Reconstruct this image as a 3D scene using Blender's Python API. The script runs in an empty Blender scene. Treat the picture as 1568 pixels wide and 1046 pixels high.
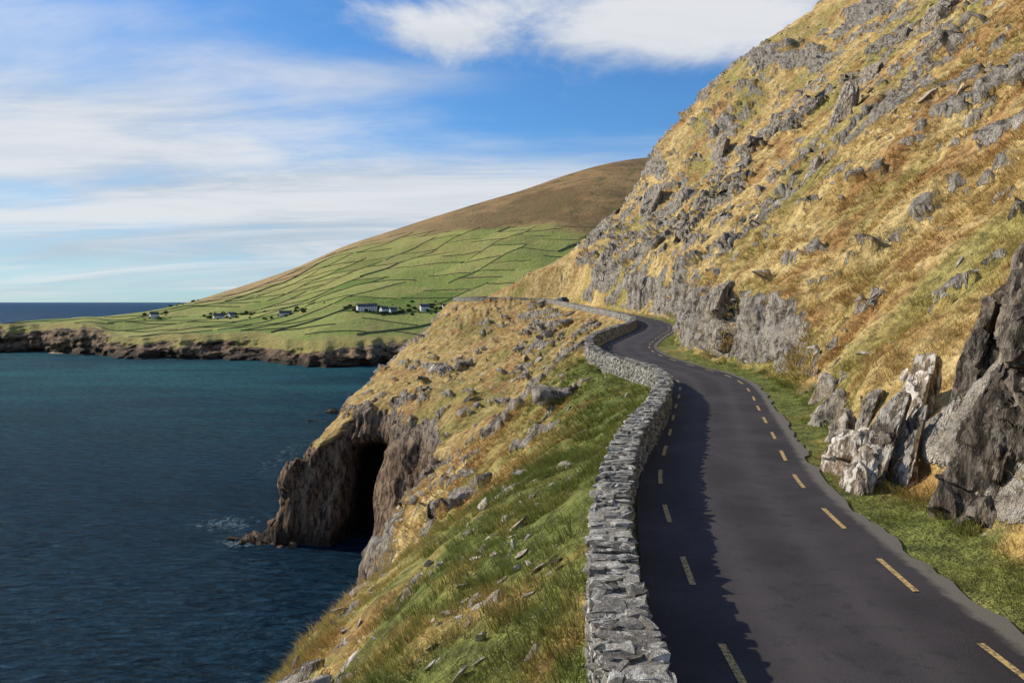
import bpy, bmesh, math, random
import numpy as np
from mathutils import Vector
random.seed(5)
scene=bpy.context.scene
SEA=-40.0
# ------------------------------------------------------------------ noise
def _h(ix,iy,iz,seed):
    n=(ix*374761393+iy*668265263+iz*1442695041+seed*974711)&0xffffffff
    n=((n^(n>>13))*1274126177)&0xffffffff
    n=n^(n>>16)
    return n/4294967295.0
def vnoise(x,y,z=None,seed=0):
    x=np.asarray(x,float);y=np.asarray(y,float)
    if z is None: z=np.zeros_like(x)
    z=np.asarray(z,float)
    xi=np.floor(x).astype(np.int64);yi=np.floor(y).astype(np.int64);zi=np.floor(z).astype(np.int64)
    fx=x-xi;fy=y-yi;fz=z-zi
    fx=fx*fx*(3-2*fx);fy=fy*fy*(3-2*fy);fz=fz*fz*(3-2*fz)
    def L(a,b,t): return a+(b-a)*t
    a=L(L(_h(xi,yi,zi,seed),_h(xi+1,yi,zi,seed),fx),L(_h(xi,yi+1,zi,seed),_h(xi+1,yi+1,zi,seed),fx),fy)
    b=L(L(_h(xi,yi,zi+1,seed),_h(xi+1,yi,zi+1,seed),fx),L(_h(xi,yi+1,zi+1,seed),_h(xi+1,yi+1,zi+1,seed),fx),fy)
    return L(a,b,fz)*2-1
def fbm(x,y,z=None,o=4,seed=0,g=.5):
    s=0;a=1;t=0;f=1
    for i in range(o):
        s=s+a*vnoise(np.asarray(x)*f,np.asarray(y)*f,None if z is None else np.asarray(z)*f,seed+i*17)
        t+=a;a*=g;f*=2.03
    return s/t
def ridged(x,y,z=None,o=4,seed=0):
    s=0;a=1;t=0;f=1
    for i in range(o):
        s=s+a*(1-2*np.abs(vnoise(np.asarray(x)*f,np.asarray(y)*f,None if z is None else np.asarray(z)*f,seed+i*13)))
        t+=a;a*=.5;f*=2.1
    return s/t
def sst(a,b,x):
    t=np.clip((np.asarray(x,float)-a)/(b-a),0,1); return t*t*(3-2*t)
def slab(x,y,z,f,seed,an=.33):
    w=fbm(x*.35*f,y*.35*f,z*.35*f*(an/.33),o=3,seed=seed+3)*1.1
    c=(x*.86+y*.40-z*.30)*f+w
    b=(z*.9+x*.35+y*.25)*f*an
    i=np.floor(c).astype(np.int64);h1=_h(i,i*0,i*0,seed)
    j=np.floor(b+h1*7+w*.4).astype(np.int64);h2=_h(i,j,i*0+1,seed)
    return h1*.40+h2*.45+(c-i)*.15
# ------------------------------------------------------------------ mesh helper
def mk(name,V,F,mat,smooth=False,attrs=None,parent=None):
    if not isinstance(F,list): F=[F]
    me=bpy.data.meshes.new(name)
    V=np.asarray(V,np.float32)
    me.vertices.add(len(V)); me.vertices.foreach_set('co',V.ravel())
    nl=sum(f.size for f in F); npol=sum(len(f) for f in F)
    me.loops.add(nl); me.loops.foreach_set('vertex_index',np.concatenate([f.ravel() for f in F]).astype(np.int32))
    me.polygons.add(npol)
    st=[];o=0
    for f in F:
        k=f.shape[1]; st.append(o+np.arange(len(f))*k); o+=f.size
    me.polygons.foreach_set('loop_start',np.concatenate(st).astype(np.int32))
    me.update(calc_edges=True); me.validate()
    me.polygons.foreach_set('use_smooth',np.full(len(me.polygons),smooth,dtype=bool))
    if attrs:
        for k,a in attrs.items():
            a=np.asarray(a,np.float32)
            if a.ndim==2:
                at=me.attributes.new(k,'FLOAT_COLOR','POINT'); at.data.foreach_set('color',np.c_[a,np.ones(len(a),np.float32)].astype(np.float32).ravel())
            else:
                at=me.attributes.new(k,'FLOAT','POINT'); at.data.foreach_set('value',a)
    me.materials.append(mat)
    ob=bpy.data.objects.new(name,me); scene.collection.objects.link(ob)
    if parent: ob.parent=parent
    return ob
def gridfaces(nr,nc):
    i=np.arange(nr-1)[:,None]*nc+np.arange(nc-1)[None,:]
    i=i.ravel()
    return np.stack([i,i+1,i+nc+1,i+nc],1)
# ------------------------------------------------------------------ node helpers
def N(t,typ,ins=None,**pr):
    n=t.nodes.new(typ)
    for k,v in pr.items(): setattr(n,k,v)
    if ins:
        for k,v in ins.items():
            s=n.inputs[k]
            if isinstance(v,bpy.types.NodeSocket): t.links.new(v,s)
            else: s.default_value=v
    return n
def M(t,op,a,b=None,c=None,clamp=False):
    ins={0:a}
    if b is not None: ins[1]=b
    if c is not None: ins[2]=c
    n=N(t,'ShaderNodeMath',ins,operation=op); n.use_clamp=clamp
    return n.outputs[0]
def noise(t,vec,scale,detail=4,rough=.55,dist=0):
    n=N(t,'ShaderNodeTexNoise',{'Vector':vec,'Scale':scale,'Detail':detail,'Roughness':rough,'Distortion':dist})
    return n.outputs[0]
def mp(t,vec,scale=(1,1,1),rot=(0,0,0),loc=(0,0,0)):
    return N(t,'ShaderNodeMapping',{'Vector':vec,'Location':loc,'Rotation':rot,'Scale':scale}).outputs[0]
def col(c): return (c[0],c[1],c[2],1)
def mix(t,f,a,b,blend='MIX'):
    n=t.nodes.new('ShaderNodeMix'); n.data_type='RGBA'; n.blend_type=blend
    for idx,v in ((0,f),(6,a),(7,b)):
        if isinstance(v,bpy.types.NodeSocket): t.links.new(v,n.inputs[idx])
        else: n.inputs[idx].default_value=(v if idx==0 else col(v))
    return n.outputs[2]
def sstep(t,x,a,b):
    n=N(t,'ShaderNodeMapRange',{'Value':x,'From Min':a,'From Max':b},interpolation_type='SMOOTHSTEP')
    return n.outputs[0]
def attr(t,name,o='Fac'): return N(t,'ShaderNodeAttribute',attribute_name=name).outputs[o]
def newmat(name):
    m=bpy.data.materials.new(name); m.use_nodes=True
    t=m.node_tree; b=t.nodes['Principled BSDF']
    b.inputs['Roughness'].default_value=.9
    b.inputs['Specular IOR Level'].default_value=.2
    pos=N(t,'ShaderNodeNewGeometry').outputs['Position']
    return m,t,b,pos
def bump(t,b,h,strength=.5,dist=.1):
    n=N(t,'ShaderNodeBump',{'Height':h,'Strength':strength,'Distance':dist})
    t.links.new(n.outputs[0],b.inputs['Normal'])
def simple(name,c,rough=.8,spec=.2,var=.12,vs=2.0):
    m,t,b,pos=newmat(name)
    f=noise(t,pos,vs,3)
    c2=tuple(x*(1-var*2) for x in c); c1=tuple(min(1,x*(1+var)) for x in c)
    t.links.new(mix(t,f,c2,c1),b.inputs['Base Color'])
    b.inputs['Roughness'].default_value=rough; b.inputs['Specular IOR Level'].default_value=spec
    return m
# ------------------------------------------------------------------ road curve
RP=np.array([(4.1,-14,0),(4.2,-6,0),(4.3,3,0),(4.42,9.5,0),(4.6,13,0),(5.4,19.9,0),(7.1,27.3,0),(8.9,35,0),(10.1,40,0),(11.0,45,0.02),(11.2,50,.05),(10.5,56,.12),(9.8,63,.33),(10.4,71,.6),(13.9,85,.84),(17.8,100,1.0),(20.7,118,1.34),(20.9,135,1.76),(18.4,155,2.5),(15.5,180,3.3),(12.6,197,4.1),(8.5,206,4.4),(1.5,212,4.6),(-6,218,4.7),(-12.5,228,4.7),(-14,240,4.6),(-10,256,4.5)],float)
def catmull(P,step=.5):
    P=np.asarray(P,float); out=[]
    Q=np.vstack([2*P[0]-P[1],P,2*P[-1]-P[-2]])
    for i in range(1,len(Q)-2):
        p0,p1,p2,p3=Q[i-1],Q[i],Q[i+1],Q[i+2]
        n=max(2,int(np.linalg.norm(p2-p1)/step))
        tt=np.linspace(0,1,n,endpoint=False)[:,None]
        out.append(.5*((2*p1)+(-p0+p2)*tt+(2*p0-5*p1+4*p2-p3)*tt**2+(-p0+3*p1-3*p2+p3)*tt**3))
    out.append(P[-1:])
    C=np.vstack(out)
    d=np.r_[0,np.cumsum(np.linalg.norm(np.diff(C[:,:2],axis=0),axis=1))]
    s=np.arange(0,d[-1],step)
    return np.stack([np.interp(s,d,C[:,k]) for k in range(C.shape[1])],1)
RC=catmull(RP,.4)
m_=RC[:,1]<=197
def Xc(Y): return np.interp(np.minimum(Y,197),RC[m_,1],RC[m_,0])
def Zr(Y): return np.interp(Y,RC[m_,1],RC[m_,2])
WP=np.array([(1.2,-6),(1.2,0),(1.22,5),(1.26,8),(1.3,10),(1.6,13),(2.3,17.6),(3.25,22),(4.75,27.5),(5.8,31.5),(6.9,36.5),(7.5,41),(7.5,45),(6.9,50),(6.1,56),(6.1,63),(7.2,72),(10.8,86),(14.6,100),(17.4,115),(18.0,127),(17.3,140),(15.2,155),(12.6,180),(9.9,195),(6.4,202.6),(0.3,207.8),(-8,214),(-15.0,224),(-17,236)],float)
WC=catmull(WP,.25)
def roaddist(X,Y):
    X=np.asarray(X,float);Y=np.asarray(Y,float)
    D=np.full(X.shape,1e9);Z=np.zeros(X.shape)
    C=RC[::2]
    f=X.ravel();g=Y.ravel();D=D.ravel();Z=Z.ravel()
    near=np.abs(f-Xc(g))<14
    near|=(g>185)&(np.abs(f)<45)
    idx=np.where(near)[0]
    for a in range(0,len(idx),20000):
        ii=idx[a:a+20000]
        dx=f[ii][:,None]-C[None,:,0];dy=g[ii][:,None]-C[None,:,1]
        d2=dx*dx+dy*dy; k=d2.argmin(1); r=np.arange(len(ii))
        D[ii]=np.sqrt(d2[r,k]); Z[ii]=C[k,2]
    return D.reshape(X.shape),Z.reshape(X.shape)
# ------------------------------------------------------------------ near terrain
LEFT={-20:[(.7,-.2),(-8,-7.5),(-14,-20),(-20,-46)],
 0:[(.7,-.2),(-8,-6.8),(-14,-20),(-20,-46)],
 25:[(3.0,-.3),(-2,-3.4),(-7.8,-7.3),(-12,-17),(-19,-46)],
 55:[(5,-.2),(-1,-5),(-8,-11.3),(-12,-20),(-17,-46)],
 75:[(7,.1),(-8,-13),(-12,-24),(-17,-46)],
 100:[(14.2,.6),(0,-9),(-11,-15.5),(-15,-28),(-17,-46)],
 130:[(17,1.2),(0,-7),(-10,-10),(-18,-14.5),(-21,-27),(-23,-46)],
 146:[(16,2.2),(0,-5.8),(-12,-10),(-21,-15),(-23.5,-26),(-25,-46)],
 149:[(15.5,2.3),(0,-5.6),(-15,-11),(-24,-15.5),(-31,-18.5),(-37,-22),(-41.5,-26),(-42.5,-31),(-45,-35),(-49,-41),(-51,-46)],
 165:[(13.6,2.7),(0,-4),(-15,-8.5),(-24,-12),(-33,-17),(-40,-23),(-45,-40),(-47,-46)],
 180:[(12,3.0),(0,-2),(-15,-6.5),(-28,-11.3),(-36,-17),(-44,-40),(-46,-46)],
 210:[(9.5,4),(0,3.2),(-10,2.4),(-17.7,-.3),(-26,-6),(-36,-18),(-44,-40),(-46,-46)],
 240:[(9.5,4),(0,2),(-10,1.2),(-17.7,-.3),(-26,-6),(-36,-18),(-44,-40),(-46,-46)],
 320:[(9.5,4),(-40,-46)]}
DL=np.arange(0,90,.5); YT=np.arange(-20,321,1.0)
ks=sorted(LEFT); R=[]
for k in ks:
    p=sorted(LEFT[k],key=lambda q:-q[0]); x0=float(Xc(k))-3.0; z0=float(Zr(k))
    dl=np.array([x0-q[0] for q in p]); zz=np.array([q[1]-z0 for q in p])
    if dl[0]>0: dl=np.r_[-.01,dl]; zz=np.r_[-.05,zz]
    R.append(np.interp(DL,dl,zz))
R=np.array(R)
TL=np.stack([np.interp(YT,ks,R[:,j]) for j in range(len(DL))],1)
ker=np.exp(-.5*(np.arange(-4,5)/1.3)**2);ker/=ker.sum()
TLp=np.pad(TL,((4,4),(0,0)),mode='edge')
TL=sum(ker[i]*TLp[i:i+len(YT)] for i in range(9))
def bil(Y,D):
    y=np.clip(Y+20,0,len(YT)-1.001); d=np.clip(D/.5,0,len(DL)-1.001)
    i=y.astype(int);j=d.astype(int);a=y-i;b=d-j
    return (TL[i,j]*(1-a)*(1-b)+TL[i+1,j]*a*(1-b)+TL[i,j+1]*(1-a)*b+TL[i+1,j+1]*a*b)
P230=np.array([(-60,-46),(-46,-40),(-36,-16),(-30.6,-9.5),(-19.4,-1),(-12,3),(-8,6.2),(3,10.8),(16,18),(21.7,23.5),(29,29),(33,34.8),(37,40),(39.8,47),(48,55),(57,65.6),(70,77),(83,85),(90,91),(150,142),(220,190)])
def outcrop_mask(X,Y):
    # ribs of bedrock following the strike of the strata
    u=X*.80+Y*.30; v=Y*.9-X*.35
    a=fbm(u*.17,v*.075,o=5,seed=31,g=.68)
    b=fbm(X*.045,Y*.03,o=2,seed=77)
    c=fbm(u*.62,v*.30,o=4,seed=36,g=.6)
    s=np.where(X<Xc(Y),.10,0)
    return np.maximum(sst(.27,.37,a+.30*b-s),sst(.30,.39,c+.55*a-s)*.9)
def terrain(X,Y,full=False):
    X=np.asarray(X,float);Y=np.asarray(Y,float)
    xc=Xc(Y);zr=Zr(Y)
    dl=np.maximum(xc-3.0-X,0); dr=np.maximum(X-xc-3.0,0)
    zl=zr+bil(Y,dl)
    Hc=np.interp(Y,[0,13,17,19,30,50,80,100,125,160,190],[3.6,3.8,2.8,1.2,1.3,2.4,2.6,3.5,7,8.5,7])
    Hc=Hc*np.interp(Y,[18,24,110,130],[1,.0,.0,1])+Hc*(.45+1.1*sst(-.25,.3,fbm(Y*.09,X*.03,o=3,seed=55)))*np.interp(Y,[18,24,110,130],[0,1,1,0])
    k=np.interp(Y,[0,60,120,180,230],[.80,.86,.90,.92,.95])
    wob=fbm(X*.12+3,Y*.12,o=3,seed=5)+.8*fbm(X*.05,Y*.35,o=3,seed=6)
    e=dr-.4-.6*wob-.3
    rise=.12*np.clip(dr,0,2)+Hc*sst(0,1,e/(1.4+Hc*.30))+k*np.maximum(e-.9,0)
    zr_=zr+rise
    z=np.where(X<xc,zl,zr_)
    w=sst(188,226,Y)
    p=np.interp(X,P230[:,0],P230[:,1])-np.maximum(Y-232,0)*.75
    z=z*(1-w)+p*w
    rise_m=sst(1,6,dr); left_m=sst(.5,5,dl)
    mm=np.maximum(rise_m,left_m)
    big=fbm(X*.05,Y*.045,o=3,seed=3)*2.6*sst(6,30,dr)*(1-.8*w)+fbm(X*.11,Y*.1,o=3,seed=9)*1.1*mm
    rm=outcrop_mask(X,Y)*mm
    rel=rm*(.12+1.0*slab(X,Y,X*0,.55,8))*np.interp(Y,[0,40,150],[.5,.8,1.4])
    tus=fbm(X*1.1,Y*1.1,o=2,seed=21)*np.interp(Y,[0,60,150],[.16,.3,.5])*np.maximum(sst(.2,1.8,dr),sst(.2,1.8,dl))
    z=z+big+rel+tus
    D,Z=roaddist(X,Y)
    d0=np.where((X>xc)&(Y<180),2.45,2.95)
    fl=sst(0,1,(D-d0)/np.interp(Y,[0,190,202],[1.35,1.35,8]))
    z=(Z-.05)*(1-fl)+z*fl
    if full: return z,rm*fl,D,dl,dr
    return z
def regions(X,Y,dl,dr):
    side=X>Xc(Y)
    green=np.where(side,1-sst(.5,2.2,dr),(1-sst(1,13,dl))*(1-sst(50,95,Y)))*(1-sst(130,180,Y))
    rust=np.where(side,(sst(0,40,dr)*(1-sst(60,150,Y)*.6)*.8),.15)
    return green,rust
def gcol(X,Y,green,rust,k=1.0,j=0):
    n1=fbm(X*.10,Y*.10,o=4,seed=201,g=.6)+.22*j;n2=fbm(X*.8,Y*.8,o=4,seed=202)+.3*j;n4=fbm(X*.28+9,Y*.28,o=4,seed=203,g=.6)+.25*j
    def m(a,b,w): return a+(np.array(b)-a)*w[...,None]
    c=np.zeros(X.shape+(3,))+np.array([.50,.345,.125])
    c=m(c,[.72,.545,.24],sst(-.3,.35,n2))
    c=m(c,[.31,.295,.075],np.clip(sst(.0,.34,n1+.2*n2+.25*green)*.66,0,1))
    c=m(c,[.42,.20,.075],sst(.12,.45,n4+rust*.30)*.58)
    c=m(c,[.135,.18,.034],sst(.35,.80,green*.85+n2*.55)*.85)
    return c*k
# grid
ys=[-8.0]
while ys[-1]<300:
    y=ys[-1]
    d=max(.15,.005*max(y,0))
    if 142<y<155: d=.24
    if y>236: d=2.5
    ys.append(y+d)
ys=np.array(ys)
ol=[0.]
while ol[-1]<78: ol.append(ol[-1]+min(.34,max(.15,.013*ol[-1])))
orr=[0.]
while orr[-1]<185: orr.append(orr[-1]+max(.15,.0115*orr[-1]))
off=np.r_[-np.array(ol[::-1]),np.array(orr[1:])]
Yg,Og=np.meshgrid(ys,off,indexing='ij')
Xg=Og+Xc(Yg)
Zg,RM,RD,DLg,DRg=terrain(Xg,Yg,True)
nr,nc=Xg.shape
P=np.stack([Xg,Yg,Zg],-1)
gu=np.gradient(P,axis=1);gv=np.gradient(P,axis=0)
nn=np.cross(gu,gv);nn/=np.linalg.norm(nn,axis=-1,keepdims=True)+1e-9
slope=np.sqrt(1-nn[...,2]**2)/np.maximum(nn[...,2],.05)
cliff=np.where(Xg>Xc(Yg),sst(1.12,1.7,slope),sst(1.4,2.2,slope))*sst(3.2,4.4,RD)
patch=sst(-.35,.05,fbm(Xg*.22,Yg*.16,Zg*.2,o=4,seed=58))
cliff=np.where((Xg>Xc(Yg)),cliff*patch,cliff)
cliff*=np.where((Yg>196)&(Xg>-20)&(Zg<14),.25,1)
nzz=fbm(Xg*.15,Yg*.15,o=4,seed=59)*5
hd=(1-sst(-17.5,-13.0,Zg+nzz))*sst(88,100,Yg)*(1-sst(146,150,Yg))
hd2=(1-sst(-25,-20,Zg+nzz))*sst(146,149,Yg)*(Yg<200)
cliff=np.where(Xg<0,np.maximum(cliff,np.maximum(hd,hd2)),cliff)
rock=np.maximum(cliff,RM)
strat=ridged((Xg*.9+Zg*.35)*.35,Yg*.22,Zg*.12,o=5,seed=41)
strat2=fbm(Xg*.12,Yg*.12,Zg*.1,o=4,seed=44)
sl1=slab(Xg,Yg,Zg,.45,61)-.5; sl2=slab(Xg,Yg,Zg,1.3,62)-.5
amp=cliff*(strat*.6+strat2*2.0+sl1*3.4+sl2*1.4)*np.interp(Yg,[0,20,60,150],[.25,.4,.8,1.0])
amp+=RM*(1-cliff)*(sl2*.6+strat*.15)
P=P+nn*amp[...,None]
g=sst(0,1,1-np.abs(P[...,0]+27.2-(P[...,2]+40)*.10)/6.6)*1.15
zc=P[...,2]
push=15*np.clip(g,0,1)*(1-sst(-25.5,-20.5,zc))*sst(134,145,P[...,1])*(P[...,1]<170)
P[...,1]+=push
green,rust=regions(Xg,Yg,DLg,DRg)
GC=gcol(Xg,Yg,np.clip(green,0,1),rust)
GC[(Xg<Xc(Yg))&(Yg>90)]*=np.array([.82,.81,.78])
terr_attrs={'rock':rock.ravel(),'cave_shade':sst(2,10,push).ravel(),'gcol':GC.reshape(-1,3)}
# ------------------------------------------------------------------ materials: ground
def ground_material():
    m,t,b,pos=newmat('hillside_ground')
    rockA=attr(t,'rock');cave_shade=attr(t,'cave_shade');g=attr(t,'gcol','Color')
    n2=noise(t,pos,1.6,4,.7);n3=noise(t,pos,9,3,.75)
    k=M(t,'MULTIPLY',M(t,'ADD',.46,M(t,'MULTIPLY',sstep(t,n2,.32,.62),.72)),M(t,'ADD',.5,n3))
    g=N(t,'ShaderNodeVectorMath',{0:g,3:k},operation='SCALE').outputs[0]
    sv=mp(t,pos,(1.6,.7,.5),(0,math.radians(18),math.radians(20)))
    r1=noise(t,sv,.9,6,.75,.5);r4=noise(t,pos,2.2,4,.7)
    rc=mix(t,sstep(t,r1,.38,.60),(.095,.076,.058),(.55,.49,.40))
    rc=mix(t,M(t,'MULTIPLY',sstep(t,r4,.50,.58),.65),rc,(.66,.63,.56))
    z=N(t,'ShaderNodeSeparateXYZ',{0:pos}).outputs[2]
    deep=sstep(t,z,-11,-20)
    rc=mix(t,M(t,'MULTIPLY',deep,.9),rc,mix(t,sstep(t,r1,.40,.60),(.055,.035,.026),(.44,.29,.175)))
    lowz=sstep(t,M(t,'ADD',z,M(t,'MULTIPLY',n2,4.0)),-33.0,-37)
    rc=mix(t,M(t,'MULTIPLY',lowz,.8),rc,(.020,.018,.015))
    rc=mix(t,M(t,'MULTIPLY',cave_shade,.9),rc,(.012,.010,.009))  # cave shade painted in: rock blackened where the recess is pushed back
    rfac=sstep(t,M(t,'ADD',rockA,M(t,'MULTIPLY',M(t,'SUBTRACT',r1,.5),2.2)),.50,.58)
    rfac=M(t,'MAXIMUM',rfac,cave_shade)
    c=mix(t,rfac,g,rc)
    t.links.new(c,b.inputs['Base Color'])
    h=M(t,'ADD',M(t,'MULTIPLY',r1,M(t,'MULTIPLY',rfac,3.4)),M(t,'ADD',M(t,'MULTIPLY',n2,.8),M(t,'MULTIPLY',n3,.35)))
    bump(t,b,h,1.0,.5)
    return m
MG=ground_material()
mk('hillside_terrain',P.reshape(-1,3),gridfaces(nr,nc),MG,True,terr_attrs)

# ------------------------------------------------------------------ road
def road_material():
    m,t,b,pos=newmat('asphalt')
    n1=noise(t,pos,.35,3,.6);n2=noise(t,pos,60,2,.7);n3=noise(t,pos,2.5,4,.7);n4=noise(t,pos,18,3,.8)
    e=attr(t,'edge');tr=attr(t,'track')
    c=mix(t,sstep(t,n1,.35,.7),(.036,.032,.035),(.060,.054,.058))
    c=mix(t,1.0,c,mix(t,n2,(.25,.25,.25),(1.75,1.75,1.75)),'MULTIPLY')
    c=mix(t,M(t,'MULTIPLY',tr,.4),c,(.088,.081,.084))
    c=mix(t,M(t,'MULTIPLY',sstep(t,n3,.53,.66),.40),c,(.022,.021,.023))
    c=mix(t,M(t,'MULTIPLY',sstep(t,n4,.66,.74),.45),c,(.15,.14,.135))
    ef=sstep(t,M(t,'ADD',e,M(t,'MULTIPLY',M(t,'SUBTRACT',n3,.5),.8)),.35,.75)
    c=mix(t,M(t,'MULTIPLY',ef,.8),c,mix(t,n2,(.08,.072,.062),(.28,.255,.215)))
    t.links.new(c,b.inputs['Base Color']); b.inputs['Roughness'].default_value=.8
    b.inputs['Specular IOR Level'].default_value=.2
    bump(t,b,n2,.5,.015)
    return m
def offset_curve(C,o):
    T=np.gradient(C[:,:2],axis=0);T/=np.linalg.norm(T,axis=1,keepdims=True)
    n=np.stack([T[:,1],-T[:,0]],1)
    return C[:,:2]+n*np.asarray(o).reshape(-1,1),n,T
offs=np.linspace(0,1,29)
lw=np.interp(RC[:,1],[0,10,20,30,40,50],[2.6,2.6,2.2,2.05,2.3,2.5]); rw=np.full(len(RC),2.42)
ew=fbm(RC[:,1]*1.3,RC[:,0]*0,o=3,seed=2)*.20
V=[];E=[];TK=[]
for q in offs:
    o=-lw+(lw+rw+ew)*q
    xy,_,_=offset_curve(RC,o)
    V.append(np.c_[xy,RC[:,2]+.03*(1-abs(2*q-1))]); E.append(np.clip((o-1.80)/.6,0,1))
    TK.append(np.exp(-((np.abs(o+.05)-.75)/.3)**2)+.0*o)
V=np.stack(V,1).reshape(-1,3);E=np.stack(E,1).ravel();TK=np.stack(TK,1).ravel()
mk('asphalt_road',V,gridfaces(len(RC),29),road_material(),True,{'edge':E,'track':TK})
def paint():
    m,t,b,pos=newmat('yellow_road_paint')
    n=noise(t,pos,16,5,.8);
    c=mix(t,sstep(t,n,.47,.60),(.52,.37,.145),(.13,.105,.07))
    t.links.new(c,b.inputs['Base Color']);b.inputs['Roughness'].default_value=.7
    return m
FC=catmull(RP,.1);fa=np.r_[0,np.cumsum(np.linalg.norm(np.diff(FC[:,:2],axis=0),axis=1))]
y0=np.interp(9.0,FC[:600,1],fa[:600])
MP=paint()
for side,nm in ((-1.70,'yellow_edge_line'),(1.70,'yellow_edge_line')):
    VV=[];FF=[]
    s=y0-3.55*5
    a1,_,_=offset_curve(FC,np.full(len(FC),side-.05)); a2,_,_=offset_curve(FC,np.full(len(FC),side+.05))
    while s<fa[-1]-5:
        i0=np.searchsorted(fa,s+random.uniform(-.08,.08));i1=np.searchsorted(fa,s+1.68+random.uniform(-.1,.1))
        if i1-i0>3 and FC[i0,1]<200:
            idx=np.arange(i0,i1,2)
            z=FC[idx,2]+.030*(1-abs(side)/2.75)+.009
            b0=sum(len(v) for v in VV)
            VV.append(np.c_[a1[idx],z]);VV.append(np.c_[a2[idx],z])
            n=len(idx);j=np.arange(n-1)
            FF.append(np.stack([b0+j,b0+n+j,b0+n+j+1,b0+j+1],1))
        s+=3.55
    mk(nm,np.vstack(VV),np.vstack(FF),MP)
# ------------------------------------------------------------------ rock templates
def ico(sub):
    bm=bmesh.new();bmesh.ops.create_icosphere(bm,subdivisions=sub,radius=1)
    bm.verts.ensure_lookup_table()
    v=np.array([q.co[:] for q in bm.verts]);f=np.array([[w.index for w in q.verts] for q in bm.faces]);bm.free();return v,f
ICO={k:ico(k) for k in (2,3,4,5,6,7)}
def rotm(ax,ay,az):
    cx,sx,cy,sy,cz,sz=math.cos(ax),math.sin(ax),math.cos(ay),math.sin(ay),math.cos(az),math.sin(az)
    X=np.array([[1,0,0],[0,cx,-sx],[0,sx,cx]]);Y=np.array([[cy,0,sy],[0,1,0],[-sy,0,cy]]);Z=np.array([[cz,-sz,0],[sz,cz,0],[0,0,1]])
    return Z@Y@X
def rock_shape(sub,size,seed,npl=12,lo=.35,hi=.75,na=.08,nf=2.0):
    v,f=ICO[sub];v=v.copy();r=np.random.default_rng(seed)
    for i in range(npl):
        n=r.normal(size=3);n/=np.linalg.norm(n);d=r.uniform(lo,hi)
        q=v@n;o=q>d;v[o]-=(q[o]-d)[:,None]*n
    v=v*np.array(size)
    s=float(np.mean(size))
    nz=fbm(v[:,0]*nf/s+seed,v[:,1]*nf/s,v[:,2]*nf/s*.6,o=3,seed=seed%97,g=.6)
    v=v+ (v/(np.linalg.norm(v,axis=1,keepdims=True)+1e-6))*(nz*na*s)[:,None]
    return v,f
def rock_material(name,dark,light,white,lich=.5,warm=(.30,.20,.11),lo=.54,bd=.12,tlo=.55,thi=1.35):
    m,t,b,pos=newmat(name)
    ti=attr(t,'tint')
    sv=mp(t,pos,(3.2,1.6,.55),(0,math.radians(-18),math.radians(25)))
    r1=noise(t,sv,1.4,6,.75,.4);r2=noise(t,mp(t,pos,(1.4,1,.55),(0,math.radians(-30),0)),3.0,5,.75);r3=noise(t,pos,.6,2,.6)
    c=mix(t,sstep(t,r1,.40,.62),dark,light)
    c=mix(t,M(t,'MULTIPLY',sstep(t,r3,.5,.65),.45),c,warm)
    c=mix(t,M(t,'MULTIPLY',sstep(t,r2,lo,lo+.06),lich),c,white)
    c=mix(t,1.0,c,mix(t,ti,(tlo,tlo,tlo),(thi,thi*.985,thi*.95)),'MULTIPLY')
    t.links.new(c,b.inputs['Base Color'])
    bump(t,b,M(t,'ADD',r1,M(t,'MULTIPLY',r2,.5)),1.0,bd)
    return m
MR=rock_material('grey_slate_rock',(.24,.215,.18),(.62,.57,.49),(.72,.69,.62),.5)
MRO=rock_material('outcrop_slate_rock',(.10,.085,.07),(.50,.45,.375),(.68,.64,.57),.55,(.38,.27,.15),.52,.3)
MRD=rock_material('shaded_slate_rock',(.030,.024,.020),(.20,.168,.135),(.42,.385,.32),.45,(.15,.10,.058),.53,.16,.28,1.45)  # crag's shade put into the albedo, darker than the other outcrops
MRW=rock_material('pale_lichen_rock',(.055,.042,.032),(.40,.34,.27),(.78,.74,.67),.85,(.34,.235,.14),.49,.16,.35,1.35)
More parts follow.
